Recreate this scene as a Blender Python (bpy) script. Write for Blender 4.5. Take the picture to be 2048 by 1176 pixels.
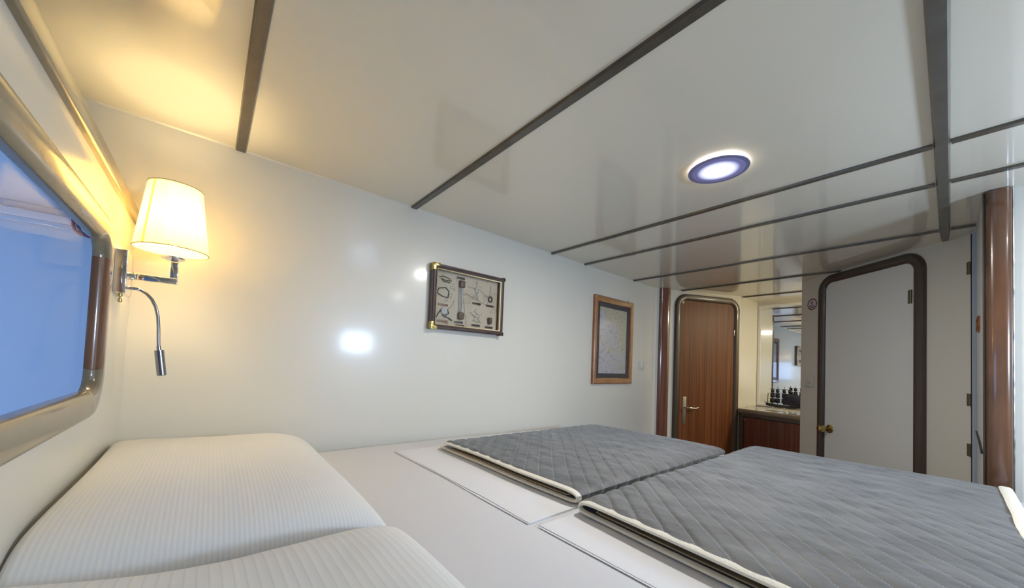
import bpy, bmesh, math, random
from mathutils import Vector, Matrix, noise
random.seed(7)
for o in list(bpy.data.objects): bpy.data.objects.remove(o)
S = bpy.context.scene; COL = S.collection
PI = math.pi

# ------------------------------------------------------------------ camera
F_PX, PX, PY = 725.0, 1003.0, 701.0
YAW, PITCH, ROLL = math.radians(51.1), math.radians(1.9), math.radians(2.36)
cam = bpy.data.cameras.new('camera'); camo = bpy.data.objects.new('camera', cam); COL.objects.link(camo)
def cam_axes():
    cp, sp, cr, sr = math.cos(PITCH), math.sin(PITCH), math.cos(ROLL), math.sin(ROLL)
    Rx = Matrix(((1,0,0),(0,cp,sp),(0,-sp,cp))); Rz = Matrix(((cr,-sr,0),(sr,cr,0),(0,0,1)))
    M = Rz @ Rx
    X = M @ Vector((math.sin(YAW),0,math.cos(YAW)))
    Y = M @ Vector((-math.cos(YAW),0,math.sin(YAW)))
    Z = M @ Vector((0,-1,0))
    return Matrix((X,Y,Z))      # rows: world axes seen by the camera; columns: camera right, down, forward in the world
A = cam_axes()
right, down, fwd = A.col[0], A.col[1], A.col[2]
mw = Matrix.Identity(4)
for i in range(3):
    mw[i][0] = right[i]; mw[i][1] = -down[i]; mw[i][2] = -fwd[i]
mw[0][3], mw[1][3], mw[2][3] = 0, 0, 1.10
camo.matrix_world = mw
cam.sensor_fit = 'HORIZONTAL'; cam.sensor_width = 36
cam.lens = F_PX/2048*36
cam.shift_x = (1024-PX)/2048; cam.shift_y = (PY-588)/2048
cam.clip_start = 0.02; cam.clip_end = 60
S.camera = camo

# ------------------------------------------------------------------ view, world, lights
S.view_settings.view_transform = 'Standard'; S.view_settings.look = 'None'
S.view_settings.gamma = 1; S.view_settings.use_curve_mapping = False
S.view_settings.exposure = 0.56
W = bpy.data.worlds.new('world'); S.world = W; W.use_nodes = True
W.node_tree.nodes['Background'].inputs[0].default_value = (0.35,0.5,0.9,1)
W.node_tree.nodes['Background'].inputs[1].default_value = 0.3

def area(name, loc, direction, sx, sy, power, col, shape='RECTANGLE', spread=180):
    l = bpy.data.lights.new(name, 'AREA'); l.shape = shape; l.size = sx
    if shape in ('RECTANGLE','ELLIPSE'): l.size_y = sy
    l.energy = power; l.color = col; l.spread = math.radians(spread)
    o = bpy.data.objects.new(name, l); COL.objects.link(o)
    o.location = loc; o.rotation_euler = Vector(direction).to_track_quat('-Z','Y').to_euler()
    return o
# daylight through the portlights in the starboard wall behind the camera
area('portlight_daylight', (1.95,-1.64,1.33), (0,1,0), 0.42, 0.26, 29, (0.56,0.74,1.0))
# daylight on the side deck beyond the window
area('side_deck_daylight', (-1.42,1.05,0.95), (1,0.25,0.1), 1.4, 1.0, 11, (0.45,0.64,1.0))
# added fill light, unseen, round the corner of the recess, behind the white door's wall
area('added_corridor_fill', (5.25,-.05,2.0), (0,.25,-1), .25, .25, 18, (1.0,.88,.62))
LAMPS = dict(downlight=14.5, sconce=8.5)

# ------------------------------------------------------------------ materials
def new_mat(name):
    m = bpy.data.materials.new(name); m.use_nodes = True
    return m, m.node_tree, m.node_tree.nodes['Principled BSDF']
def mat(name, col, rough=0.5, metal=0.0, coat=0.0, bump=0.0, bscale=20, var=0.0, vscale=3, stretch=(1,1,1), spec=0.5, sheen=0, coat_rough=0.1):
    m, nt, b = new_mat(name)
    b.inputs['Base Color'].default_value = (*col,1); b.inputs['Roughness'].default_value = rough
    b.inputs['Metallic'].default_value = metal; b.inputs['Coat Weight'].default_value = coat
    b.inputs['Coat Roughness'].default_value = coat_rough
    b.inputs['Specular IOR Level'].default_value = spec; b.inputs['Sheen Weight'].default_value = sheen
    if bump or var:
        tc = nt.nodes.new('ShaderNodeTexCoord'); mp = nt.nodes.new('ShaderNodeMapping')
        mp.inputs['Scale'].default_value = stretch
        nt.links.new(tc.outputs['Object'], mp.inputs[0])
    if bump:
        n = nt.nodes.new('ShaderNodeTexNoise'); n.inputs['Scale'].default_value = bscale; n.inputs['Detail'].default_value = 4
        bp = nt.nodes.new('ShaderNodeBump'); bp.inputs['Strength'].default_value = bump; bp.inputs['Distance'].default_value = 0.01
        nt.links.new(mp.outputs[0], n.inputs['Vector']); nt.links.new(n.outputs[0], bp.inputs['Height'])
        nt.links.new(bp.outputs[0], b.inputs['Normal'])
    if var:
        n = nt.nodes.new('ShaderNodeTexNoise'); n.inputs['Scale'].default_value = vscale; n.inputs['Detail'].default_value = 5
        r = nt.nodes.new('ShaderNodeValToRGB')
        r.color_ramp.elements[0].position = .3; r.color_ramp.elements[1].position = .7
        r.color_ramp.elements[0].color = (*[c*(1-var) for c in col],1); r.color_ramp.elements[1].color = (*[min(1,c*(1+var)) for c in col],1)
        nt.links.new(mp.outputs[0], n.inputs['Vector']); nt.links.new(n.outputs[0], r.inputs[0]); nt.links.new(r.outputs[0], b.inputs['Base Color'])
    return m
def emis(name, col, s):
    m, nt, b = new_mat(name)
    b.inputs['Base Color'].default_value = (0,0,0,1); b.inputs['Emission Color'].default_value = (*col,1); b.inputs['Emission Strength'].default_value = s
    return m
M = {}
M['wall'] = mat('cream gloss wall paint', (0.70,0.675,0.60), 0.34, bump=0.05, bscale=6, coat=0.35, coat_rough=0.12)
M['ceiling'] = mat('gloss cream ceiling laminate', (0.76,0.71,0.59), 0.30, coat=0.8, bump=0.02, bscale=3, coat_rough=0.06)
M['white'] = mat('white satin paint', (0.78,0.79,0.77), 0.4, bump=0.04, bscale=15, coat=0.2)
M['offwhite'] = mat('cream edge paint', (0.62,0.58,0.48), 0.35, coat=0.3)
M['floor'] = mat('dark timber floor', (0.12,0.06,0.03), 0.4, var=0.3, vscale=8, stretch=(1,12,1))
M['beam'] = mat('dark brown painted batten', (0.082,0.068,0.05), 0.32, coat=0.3, var=0.15, vscale=20, bump=0.1, bscale=60)
M['carlin'] = mat('grey brown painted batten', (0.10,0.092,0.075), 0.35, coat=0.3, var=0.15, vscale=12, bump=0.1, bscale=60)
M['frame_brown'] = mat('dark brown lacquered frame', (0.066,0.046,0.034), 0.36, coat=0.25, var=0.12, vscale=10, stretch=(1,1,.2))
M['tan'] = mat('tan brown lacquered rail', (0.19,0.145,0.08), 0.25, coat=0.6, var=0.14, vscale=5, bump=0.04, bscale=30)
M['tan_dark'] = mat('olive brown lacquered corner', (0.20,0.16,0.10), 0.2, coat=0.7, var=0.25, vscale=9)
M['mahog'] = mat('varnished mahogany', (0.125,0.056,0.028), 0.24, coat=0.7, var=0.4, vscale=7, stretch=(1.5,1.5,.35), coat_rough=.08)
M['mahog_red'] = mat('red varnished mahogany', (0.15,0.055,0.035), 0.2, coat=0.8, var=0.25, vscale=9, stretch=(3,3,.2), coat_rough=.08)
M['chrome'] = mat('polished chrome', (0.75,0.75,0.76), 0.08, metal=1)
M['chrome_dark'] = mat('smoky chrome', (0.35,0.35,0.38), 0.18, metal=1)
M['steel'] = mat('brushed steel', (0.45,0.45,0.44), 0.35, metal=1)
M['brass'] = mat('old brass', (0.50,0.39,0.15), 0.22, metal=1, var=.2, vscale=20)
M['copper'] = mat('copper cup', (0.50,0.21,0.10), 0.3, metal=1)
M['hinge'] = mat('dull bronze hinge', (0.16,0.14,0.09), 0.4, metal=.7)
M['black'] = mat('black', (0.012,0.012,0.014), 0.5)
M['plastic'] = mat('white plastic', (0.64,0.65,0.62), 0.35)
M['plastic_cream'] = mat('cream plastic', (0.60,0.59,0.52), 0.35)
M['deckblue'] = mat('pale painted deck lining', (0.50,0.57,0.66), 0.55, bump=.05, bscale=4)
M['sheet'] = mat('white cotton sheet', (0.62,0.62,0.65), 0.85, bump=0.12, bscale=7, sheen=.1)
M['sheetfold'] = mat('white cotton folded sheet', (0.69,0.69,0.72), 0.85, bump=0.25, bscale=5, sheen=.1, stretch=(1,.5,1))
M['binding'] = mat('cream binding tape', (0.74,0.71,0.62), 0.8, bump=0.3, bscale=120)
M['backing'] = mat('tan quilt backing', (0.33,0.26,0.16), 0.9, bump=.3, bscale=90)
M['bed_base'] = mat('berth panel wood', (0.2,0.1,0.05), 0.4)
M['orangewood'] = mat('orange brown picture moulding', (0.27,0.095,0.028), 0.3, coat=0.5, var=0.2, vscale=12, stretch=(1,1,1))
M['darkframe'] = mat('dark purple brown moulding', (0.062,0.035,0.032), 0.22, coat=0.7, var=.25, vscale=12)
M['navy'] = mat('navy mat board', (0.028,0.03,0.055), 0.6)
M['gold'] = mat('gold slip', (0.62,0.50,0.30), 0.3, metal=.8)
M['plaque'] = mat('dark label plate', (0.05,0.03,0.025), 0.4)
M['plaque_tan'] = mat('brown label plate', (0.22,0.115,0.06), 0.4)
M['block'] = mat('wooden rigging block', (0.12,0.07,0.045), 0.5, var=.3, vscale=40)
M['rope'] = mat('pale grey rope', (0.52,0.53,0.50), 0.9, bump=.4, bscale=200)
M['rope_dark'] = mat('dark cord', (0.06,0.055,0.05), 0.8)
M['red_wire'] = mat('red wire sleeve', (0.30,0.07,0.06), 0.5)
M['blue_wire'] = mat('dark blue wire sleeve', (0.03,0.04,0.12), 0.5)
M['sail'] = mat('black sail cloth', (0.02,0.022,0.027), 0.8, var=.5, vscale=90)
M['navy_cloth'] = mat('dark navy cloth', (0.022,0.024,0.045), 0.8, var=.4, vscale=40)
M['hull'] = mat('black hull paint', (0.012,0.013,0.02), 0.3, coat=.3)
M['ring'] = mat('dark red print', (0.10,0.012,0.025), 0.5)
M['pinkwhite'] = mat('pinkish white sticker', (0.72,0.62,0.64), 0.5)
M['print'] = mat('dark print', (0.05,0.02,0.03), 0.5)
M['cabtop'] = mat('glossy brown worktop', (0.20,0.155,0.11), 0.12, coat=.6)
M['mirror'] = mat('mirror glass', (0.86,0.88,0.88), 0.015, metal=1)
m, nt, b = new_mat('led glow'); b.inputs['Base Color'].default_value = (.1,.1,.2,1)   # a frosted lens over a small cluster of leds: it fades towards its rim
tc = nt.nodes.new('ShaderNodeTexCoord'); vl = nt.nodes.new('ShaderNodeVectorMath'); vl.operation = 'LENGTH'; nt.links.new(tc.outputs['Object'], vl.inputs[0])
rp_ = nt.nodes.new('ShaderNodeValToRGB'); e = rp_.color_ramp.elements; rp_.color_ramp.interpolation = 'EASE'
mr = nt.nodes.new('ShaderNodeMapRange'); mr.inputs[1].default_value = 0; mr.inputs[2].default_value = .125; nt.links.new(vl.outputs['Value'], mr.inputs[0]); nt.links.new(mr.outputs[0], rp_.inputs[0])
e[0].position = .36; e[0].color = (.9,.93,1,1); e[1].position = .74; e[1].color = (.010,.010,.022,1); x = e.new(.50); x.color = (.10,.105,.16,1)
nt.links.new(rp_.outputs[0], b.inputs['Emission Color']); b.inputs['Emission Strength'].default_value = 6; M['led'] = m
M['halo'] = emis('warm ring glow', (1.0,0.86,0.62), 15)
M['frost'] = emis('frosted collar glow', (.45,.50,1.0), 1.0)
M['bulb'] = emis('warm bulb glow', (1.0,0.72,0.36), 40)

def veneer(name, c0, c1, rough=.35, sc=55):
    m, nt, b = new_mat(name); b.inputs['Roughness'].default_value = rough+.1; b.inputs['Specular IOR Level'].default_value = .3
    tc = nt.nodes.new('ShaderNodeTexCoord'); mp = nt.nodes.new('ShaderNodeMapping'); mp.inputs['Scale'].default_value = (1,1,.012)
    n = nt.nodes.new('ShaderNodeTexNoise'); n.inputs['Scale'].default_value = sc; n.inputs['Detail'].default_value = 3
    r = nt.nodes.new('ShaderNodeValToRGB'); r.color_ramp.elements[0].position = .38; r.color_ramp.elements[1].position = .62
    r.color_ramp.elements[0].color = (*c0,1); r.color_ramp.elements[1].color = (*c1,1)
    nt.links.new(tc.outputs['Object'], mp.inputs[0]); nt.links.new(mp.outputs[0], n.inputs['Vector'])
    nt.links.new(n.outputs[0], r.inputs[0]); nt.links.new(r.outputs[0], b.inputs['Base Color'])
    return m
M['veneer'] = veneer('striped brown veneer', (0.12,0.040,0.014), (0.215,0.076,0.028))
M['veneer_red'] = veneer('striped red mahogany veneer', (0.10,0.030,0.017), (0.165,0.052,0.028), sc=45)

def glass(name, tint=(1,1,1), refl=0.08):
    m = bpy.data.materials.new(name); m.use_nodes = True; nt = m.node_tree; nt.nodes.clear()
    out = nt.nodes.new('ShaderNodeOutputMaterial'); mx = nt.nodes.new('ShaderNodeMixShader')
    t = nt.nodes.new('ShaderNodeBsdfTransparent'); t.inputs[0].default_value = (*tint,1)
    g = nt.nodes.new('ShaderNodeBsdfGlossy'); g.inputs['Roughness'].default_value = 0.02
    lw = nt.nodes.new('ShaderNodeLayerWeight'); lw.inputs[0].default_value = .5
    pw = nt.nodes.new('ShaderNodeMath'); pw.operation = 'POWER'; pw.inputs[1].default_value = 5; nt.links.new(lw.outputs['Facing'], pw.inputs[0])
    fr = nt.nodes.new('ShaderNodeMath'); fr.operation = 'MULTIPLY_ADD'; fr.inputs[1].default_value = refl*2; fr.inputs[2].default_value = refl*.2; nt.links.new(pw.outputs[0], fr.inputs[0])
    nt.links.new(fr.outputs[0], mx.inputs[0]); nt.links.new(t.outputs[0], mx.inputs[1]); nt.links.new(g.outputs[0], mx.inputs[2])
    nt.links.new(mx.outputs[0], out.inputs[0]); return m
M['glass'] = glass('clear glass', (.97,.97,.97)); M['window_glass'] = glass('window glass', (.93,.96,1), .03)

def shade_mat():
    m = bpy.data.materials.new('cream lampshade fabric'); m.use_nodes = True; nt = m.node_tree; nt.nodes.clear()
    out = nt.nodes.new('ShaderNodeOutputMaterial'); mx = nt.nodes.new('ShaderNodeMixShader'); mx.inputs[0].default_value = .72
    d = nt.nodes.new('ShaderNodeBsdfDiffuse'); d.inputs[0].default_value = (.85,.80,.66,1)
    t = nt.nodes.new('ShaderNodeBsdfTranslucent'); t.inputs[0].default_value = (.94,.83,.54,1)
    nt.links.new(d.outputs[0], mx.inputs[1]); nt.links.new(t.outputs[0], mx.inputs[2]); nt.links.new(mx.outputs[0], out.inputs[0]); return m
M['shade'] = shade_mat()

def quilt_mat():
    m, nt, b = new_mat('grey velvet quilt'); N = nt.nodes.new; L = nt.links.new
    b.inputs['Roughness'].default_value = .62; b.inputs['Sheen Weight'].default_value = .3; b.inputs['Sheen Roughness'].default_value = .35
    uv = N('ShaderNodeUVMap'); uv.uv_map = 'UVMap'
    sep = N('ShaderNodeSeparateXYZ'); L(uv.outputs[0], sep.inputs[0])
    def math_(op, a, bb=None):
        n = N('ShaderNodeMath'); n.operation = op
        for i, v in enumerate((a, bb)):
            if v is None: continue
            if isinstance(v, (int,float)): n.inputs[i].default_value = v
            else: L(v, n.inputs[i])
        return n.outputs[0]
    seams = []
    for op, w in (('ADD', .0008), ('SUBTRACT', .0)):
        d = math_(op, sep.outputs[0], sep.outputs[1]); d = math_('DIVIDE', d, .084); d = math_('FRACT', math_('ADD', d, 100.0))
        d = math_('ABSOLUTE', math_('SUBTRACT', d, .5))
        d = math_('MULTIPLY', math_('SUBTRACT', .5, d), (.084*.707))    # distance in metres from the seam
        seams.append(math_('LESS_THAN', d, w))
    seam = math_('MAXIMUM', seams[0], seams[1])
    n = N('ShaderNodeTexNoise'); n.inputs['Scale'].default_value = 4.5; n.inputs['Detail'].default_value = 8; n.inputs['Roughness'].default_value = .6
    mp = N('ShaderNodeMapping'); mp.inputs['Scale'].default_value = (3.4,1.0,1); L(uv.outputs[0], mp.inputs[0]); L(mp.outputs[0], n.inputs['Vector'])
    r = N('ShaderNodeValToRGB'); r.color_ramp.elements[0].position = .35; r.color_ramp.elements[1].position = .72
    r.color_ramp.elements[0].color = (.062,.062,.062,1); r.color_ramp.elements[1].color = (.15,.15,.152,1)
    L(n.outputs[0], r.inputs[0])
    mix = N('ShaderNodeMixRGB'); L(seam, mix.inputs[0]); L(r.outputs[0], mix.inputs[1]); mix.inputs[2].default_value = (.25,.25,.255,1)  # lighter seam colour paints in the sheen along the stitching
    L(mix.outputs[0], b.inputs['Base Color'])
    n2 = N('ShaderNodeTexNoise'); n2.inputs['Scale'].default_value = 60; n2.inputs['Detail'].default_value = 4; L(mp.outputs[0], n2.inputs['Vector'])
    bp = N('ShaderNodeBump'); bp.inputs['Strength'].default_value = .35; bp.inputs['Distance'].default_value = .004
    L(n2.outputs[0], bp.inputs['Height']); L(bp.outputs[0], b.inputs['Normal'])
    return m
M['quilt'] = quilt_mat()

def pillow_mat(name, period, depth, line):
    m, nt, b = new_mat(name); N = nt.nodes.new; L = nt.links.new
    b.inputs['Roughness'].default_value = .85; b.inputs['Sheen Weight'].default_value = .1
    uv = N('ShaderNodeUVMap'); uv.uv_map = 'UVMap'; sep = N('ShaderNodeSeparateXYZ'); L(uv.outputs[0], sep.inputs[0])
    a = N('ShaderNodeMath'); a.operation = 'MULTIPLY'; a.inputs[1].default_value = 2*PI/period; L(sep.outputs[0], a.inputs[0])
    s = N('ShaderNodeMath'); s.operation = 'SINE'; L(a.outputs[0], s.inputs[0])
    p = N('ShaderNodeMapRange'); p.inputs[1].default_value = .7; p.inputs[2].default_value = 1; L(s.outputs[0], p.inputs[0])
    mix = N('ShaderNodeMixRGB'); mix.inputs[1].default_value = (.70,.70,.695,1); mix.inputs[2].default_value = (*line,1)
    L(p.outputs[0], mix.inputs[0]); L(mix.outputs[0], b.inputs['Base Color'])
    n = N('ShaderNodeTexNoise'); n.inputs['Scale'].default_value = 5; n.inputs['Detail'].default_value = 3; L(uv.outputs[0], n.inputs['Vector'])
    ad = N('ShaderNodeMath'); ad.operation = 'MULTIPLY_ADD'; ad.inputs[1].default_value = -.35; L(s.outputs[0], ad.inputs[0]); L(n.outputs[0], ad.inputs[2])
    bp = N('ShaderNodeBump'); bp.inputs['Strength'].default_value = depth; bp.inputs['Distance'].default_value = .003
    L(ad.outputs[0], bp.inputs['Height']); L(bp.outputs[0], b.inputs['Normal'])
    return m
M['pillow'] = pillow_mat('white ribbed pillowcase', .0095, .12, (.69,.69,.685))
M['pillow_stripe'] = pillow_mat('white pin striped pillowcase', .016, .10, (.62,.63,.63))

def chart_mat():
    m, nt, b = new_mat('sea chart print'); N = nt.nodes.new; L = nt.links.new
    b.inputs['Roughness'].default_value = .35; b.inputs['Coat Weight'].default_value = .3
    tc = N('ShaderNodeTexCoord'); mp = N('ShaderNodeMapping'); mp.inputs['Location'].default_value = (3.1,0,1.7)
    L(tc.outputs['Object'], mp.inputs[0]); sep = N('ShaderNodeSeparateXYZ'); L(tc.outputs['Object'], sep.inputs[0])
    n = N('ShaderNodeTexNoise'); n.inputs['Scale'].default_value = 5; n.inputs['Detail'].default_value = 7; L(mp.outputs[0], n.inputs['Vector'])
    sep = N('ShaderNodeSeparateXYZ'); L(tc.outputs['Object'], sep.inputs[0])
    def ma(op, a, b, c=None):
        q = N('ShaderNodeMath'); q.operation = op
        for k, v in enumerate((a, b, c)):
            if v is None: continue
            if isinstance(v, (int, float)): q.inputs[k].default_value = v
            else: L(v, q.inputs[k])
        return q.outputs[0]
    # coast from the upper middle down to the right, and a chain of islands below it
    X_, Z_ = sep.outputs[0], sep.outputs[2]
    nz = ma('MULTIPLY_ADD', n.outputs[0], .9, -.45)
    coast = ma('ADD', ma('MULTIPLY_ADD', X_, 1.15, Z_), nz)
    land = ma('GREATER_THAN', coast, .56)
    isl = ma('ABSOLUTE', ma('ADD', ma('MULTIPLY_ADD', X_, .55, Z_), ma('MULTIPLY_ADD', n.outputs[0], .5, -.57)), 0)
    land = ma('MAXIMUM', land, ma('LESS_THAN', isl, .022))
    r = N('ShaderNodeMixRGB'); r.inputs[1].default_value = (.44,.45,.52,1); r.inputs[2].default_value = (.45,.44,.36,1); L(land, r.inputs[0])
    n2 = N('ShaderNodeTexNoise'); n2.inputs['Scale'].default_value = 45; n2.inputs['Detail'].default_value = 5; L(mp.outputs[0], n2.inputs['Vector'])
    r2 = N('ShaderNodeValToRGB'); r2.color_ramp.elements[0].position = .30; r2.color_ramp.elements[1].position = .45
    r2.color_ramp.elements[0].color = (.55,.55,.55,1); r2.color_ramp.elements[1].color = (1,1,1,1); L(n2.outputs[0], r2.inputs[0])
    mu = N('ShaderNodeMixRGB'); mu.blend_type = 'MULTIPLY'; mu.inputs[0].default_value = 1; L(r.outputs[0], mu.inputs[1]); L(r2.outputs[0], mu.inputs[2])
    L(mu.outputs[0], b.inputs['Base Color']); return m
M['chart'] = chart_mat()
def parchment_mat():
    m, nt, b = new_mat('aged parchment chart'); N = nt.nodes.new; L = nt.links.new
    b.inputs['Roughness'].default_value = .7
    tc = N('ShaderNodeTexCoord'); n = N('ShaderNodeTexNoise'); n.inputs['Scale'].default_value = 6; n.inputs['Detail'].default_value = 5
    L(tc.outputs['Object'], n.inputs['Vector'])
    r = N('ShaderNodeValToRGB'); e = r.color_ramp.elements
    e[0].position = .3; e[0].color = (.50,.43,.32,1); e[1].position = .7; e[1].color = (.62,.54,.42,1)
    L(n.outputs[0], r.inputs[0])
    # thin contour lines of an old chart
    w = N('ShaderNodeMath'); w.operation = 'MULTIPLY'; w.inputs[1].default_value = 5; L(n.outputs[0], w.inputs[0])
    fr = N('ShaderNodeMath'); fr.operation = 'FRACT'; L(w.outputs[0], fr.inputs[0])
    ls = N('ShaderNodeMath'); ls.operation = 'LESS_THAN'; ls.inputs[1].default_value = .05; L(fr.outputs[0], ls.inputs[0])
    mx = N('ShaderNodeMixRGB'); L(ls.outputs[0], mx.inputs[0]); L(r.outputs[0], mx.inputs[1]); mx.inputs[2].default_value = (.33,.28,.21,1)
    L(mx.outputs[0], b.inputs['Base Color']); return m
M['parchment'] = parchment_mat()

# ------------------------------------------------------------------ mesh helpers
def root_loc(p):
    if p is None: return Vector((0,0,0))
    while p.parent: p = p.parent
    return p.location.copy()
class MB:
    def __init__(s): s.bm = bmesh.new(); s.uv = None
    def quad(s, *ps): return s.bm.faces.new([s.bm.verts.new(p) for p in ps])
    def box(s, lo, hi, bev=0, mtx=None):
        lo, hi = Vector(lo), Vector(hi)
        r = bmesh.ops.create_cube(s.bm, size=1)
        vs = r['verts']; c = (lo+hi)/2; d = hi-lo
        for v in vs: v.co = Vector((v.co.x*d.x, v.co.y*d.y, v.co.z*d.z)) + c
        if bev:
            es = list({e for v in vs for e in v.link_edges})
            r = bmesh.ops.bevel(s.bm, geom=es, offset=bev, segments=3, affect='EDGES', profile=.5)
            vs = list({v for f in r['faces'] for v in f.verts} | {v for v in vs if v.is_valid})
            # gather all verts connected
            seen = set(vs); st = list(vs)
            while st:
                v = st.pop()
                for e in v.link_edges:
                    o = e.other_vert(v)
                    if o not in seen: seen.add(o); st.append(o)
            vs = list(seen)
        if mtx is not None:
            for v in vs: v.co = mtx @ v.co
        return s
    def rings(s, rings, closed_ring=True, closed_path=False, caps=True):
        R = [[s.bm.verts.new(p) for p in r] for r in rings]
        n = len(R[0]); m = len(R)
        for i in range(m if closed_path else m-1):
            a, b = R[i], R[(i+1) % m]
            for j in range(n if closed_ring else n-1):
                k = (j+1) % n
                try: s.bm.faces.new((a[j], a[k], b[k], b[j]))
                except ValueError: pass
        if caps and closed_ring and not closed_path:
            s.bm.faces.new(list(reversed(R[0]))); s.bm.faces.new(R[-1])
        return R
    def tube(s, pts, r, n=12, closed=False):
        pts = [Vector(p) for p in pts]; rs = r if isinstance(r, (list,tuple)) else [r]*len(pts)
        out = []; prev = None
        for i, p in enumerate(pts):
            if closed: t = pts[(i+1) % len(pts)] - pts[i-1]
            else: t = pts[min(i+1, len(pts)-1)] - pts[max(i-1, 0)]
            t.normalize()
            if prev is None:
                u = t.orthogonal().normalized()
            else: u = (prev - t*prev.dot(t)).normalized()
            prev = u; v = t.cross(u)
            out.append([p + (u*math.cos(a) + v*math.sin(a))*rs[i] for a in (2*PI*k/n for k in range(n))])
        s.rings(out, closed_path=closed); return s
    def lathe(s, prof, c, axis=(0,0,1), n=40):
        c = Vector(c); ax = Vector(axis).normalized(); u = ax.orthogonal().normalized(); v = ax.cross(u)
        rr = [[c + ax*h + (u*math.cos(a)+v*math.sin(a))*max(r,1e-5) for a in (2*PI*k/n for k in range(n))] for r, h in prof]
        s.rings(rr); return s
    def grid(s, fn, nu, nv, uvfn=None):
        V = [[s.bm.verts.new(fn(i/nu, j/nv)) for j in range(nv+1)] for i in range(nu+1)]
        lay = (s.bm.loops.layers.uv.get('UVMap') or s.bm.loops.layers.uv.new('UVMap')) if uvfn else None
        for i in range(nu):
            for j in range(nv):
                f = s.bm.faces.new((V[i][j], V[i+1][j], V[i+1][j+1], V[i][j+1]))
                if lay:
                    for l, (a, b) in zip(f.loops, ((i,j),(i+1,j),(i+1,j+1),(i,j+1))): l[lay].uv = uvfn(a/nu, b/nv)
        return V
    def poly(s, pts, vec):
        a = [s.bm.verts.new(p) for p in pts]; b = [s.bm.verts.new(Vector(p)+Vector(vec)) for p in pts]
        n = len(a)
        s.bm.faces.new(a); s.bm.faces.new(list(reversed(b)))
        for i in range(n): s.bm.faces.new((a[i], b[i], b[(i+1)%n], a[(i+1)%n]))
        return s
    def build(s, name, m, parent=None, angle=38, smooth=True):
        bmesh.ops.recalc_face_normals(s.bm, faces=s.bm.faces)
        if smooth:
            for f in s.bm.faces: f.smooth = True
            for e in s.bm.edges:
                if len(e.link_faces) == 2 and e.calc_face_angle(0) > math.radians(angle): e.smooth = False
        me = bpy.data.meshes.new(name)
        if parent is None:
            xs = [v.co for v in s.bm.verts]
            off = Vector(((min(v.x for v in xs)+max(v.x for v in xs))/2, (min(v.y for v in xs)+max(v.y for v in xs))/2, min(v.z for v in xs)))
        else: off = root_loc(parent)
        for v in s.bm.verts: v.co = v.co - off
        s.bm.to_mesh(me); s.bm.free()
        me.materials.append(m)
        o = bpy.data.objects.new(name, me); COL.objects.link(o)
        if parent is None: o.location = off
        else: o.parent = parent
        return o
def tag(o, label, cat, group=None, kind=None):
    o['label'] = label; o['category'] = cat
    if group: o['group'] = group
    if kind: o['kind'] = kind
    return o
def struct(o, label=None, cat=None):
    o['kind'] = 'structure'
    if label: o['label'] = label
    if cat: o['category'] = cat
    return o
def empty(name, loc, label=None, cat=None, group=None):
    o = bpy.data.objects.new(name, None); o.location = loc; o.empty_display_size = .05; COL.objects.link(o)
    if label: tag(o, label, cat, group)
    return o
def boxobj(name, m, parent, lo, hi, bev=0): return MB().box(lo, hi, bev).build(name, m, parent)

def rrect(u0, u1, v0, v1, r, n=10):
    """closed rounded rectangle: list of (point, outward normal) in plane coordinates"""
    out = []
    for cu, cv, a0, su, sv in ((u1,v1,0,1,1),(u0,v1,PI/2,-1,1),(u0,v0,PI,-1,-1),(u1,v0,1.5*PI,1,-1)):
        if r <= 0: out.append(((cu,cv),(su,sv))); continue
        cx, cy = cu - su*r, cv - sv*r
        for k in range(n+1):
            a = a0 + PI/2*k/n; out.append(((cx+r*math.cos(a), cy+r*math.sin(a)), (math.cos(a), math.sin(a))))
    return out
def arch(u0, u1, v0, v1, r, n=14):
    """open doorway: up the right side, round the top, down the left"""
    out = [((u1,v0),(1,0))]
    for cu, a0, su in ((u1,0,1),(u0,PI/2,-1)):
        cx, cy = cu - su*r, v1 - r
        for k in range(n+1):
            a = a0 + PI/2*k/n; out.append(((cx+r*math.cos(a), cy+r*math.sin(a)), (math.cos(a), math.sin(a))))
    out.append(((u0,v0),(-1,0))); return out
class Plane:
    """a wall face: u runs along it, v is up, h stands out of it into the room"""
    def __init__(s, o, u, h): s.o = Vector(o); s.u = Vector(u).normalized(); s.h = Vector(h).normalized(); s.v = Vector((0,0,1))
    def p(s, u, v, h=0): return s.o + s.u*u + s.v*v + s.h*h
    def mtx(s):
        m = Matrix.Identity(4)
        for i in range(3): m[i][0] = s.u[i]; m[i][1] = s.v[i]; m[i][2] = s.h[i]; m[i][3] = s.o[i]
        return m
    def box(s, mb, u0, u1, v0, v1, h0, h1, bev=0): mb.box((u0,v0,h0),(u1,v1,h1),bev,s.mtx()); return mb
    def sweep(s, mb, path, prof, closed):
        mb.rings([[s.p(pt[0]+n[0]*o, pt[1]+n[1]*o, h) for o, h in prof] for pt, n in path], closed_path=closed); return mb
    def disc(s, mb, cu, cv, r, h0, h1, n=40, bev=0):
        prof = [(r,h0),(r,h1-bev),(r-bev,h1),(0.0001,h1)] if bev else [(r,h0),(r,h1)]
        mb.lathe(prof, s.p(cu,cv,0), s.h, n); return mb
def half_round(w, h, n=8, back=0.0):
    return [(w*math.cos(PI*k/n), h*math.sin(PI*k/n)) for k in range(n+1)] + [(-w,-back),(w,-back)] if back else [(w*math.cos(PI*k/n), h*math.sin(PI*k/n)) for k in range(n+1)]

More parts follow.
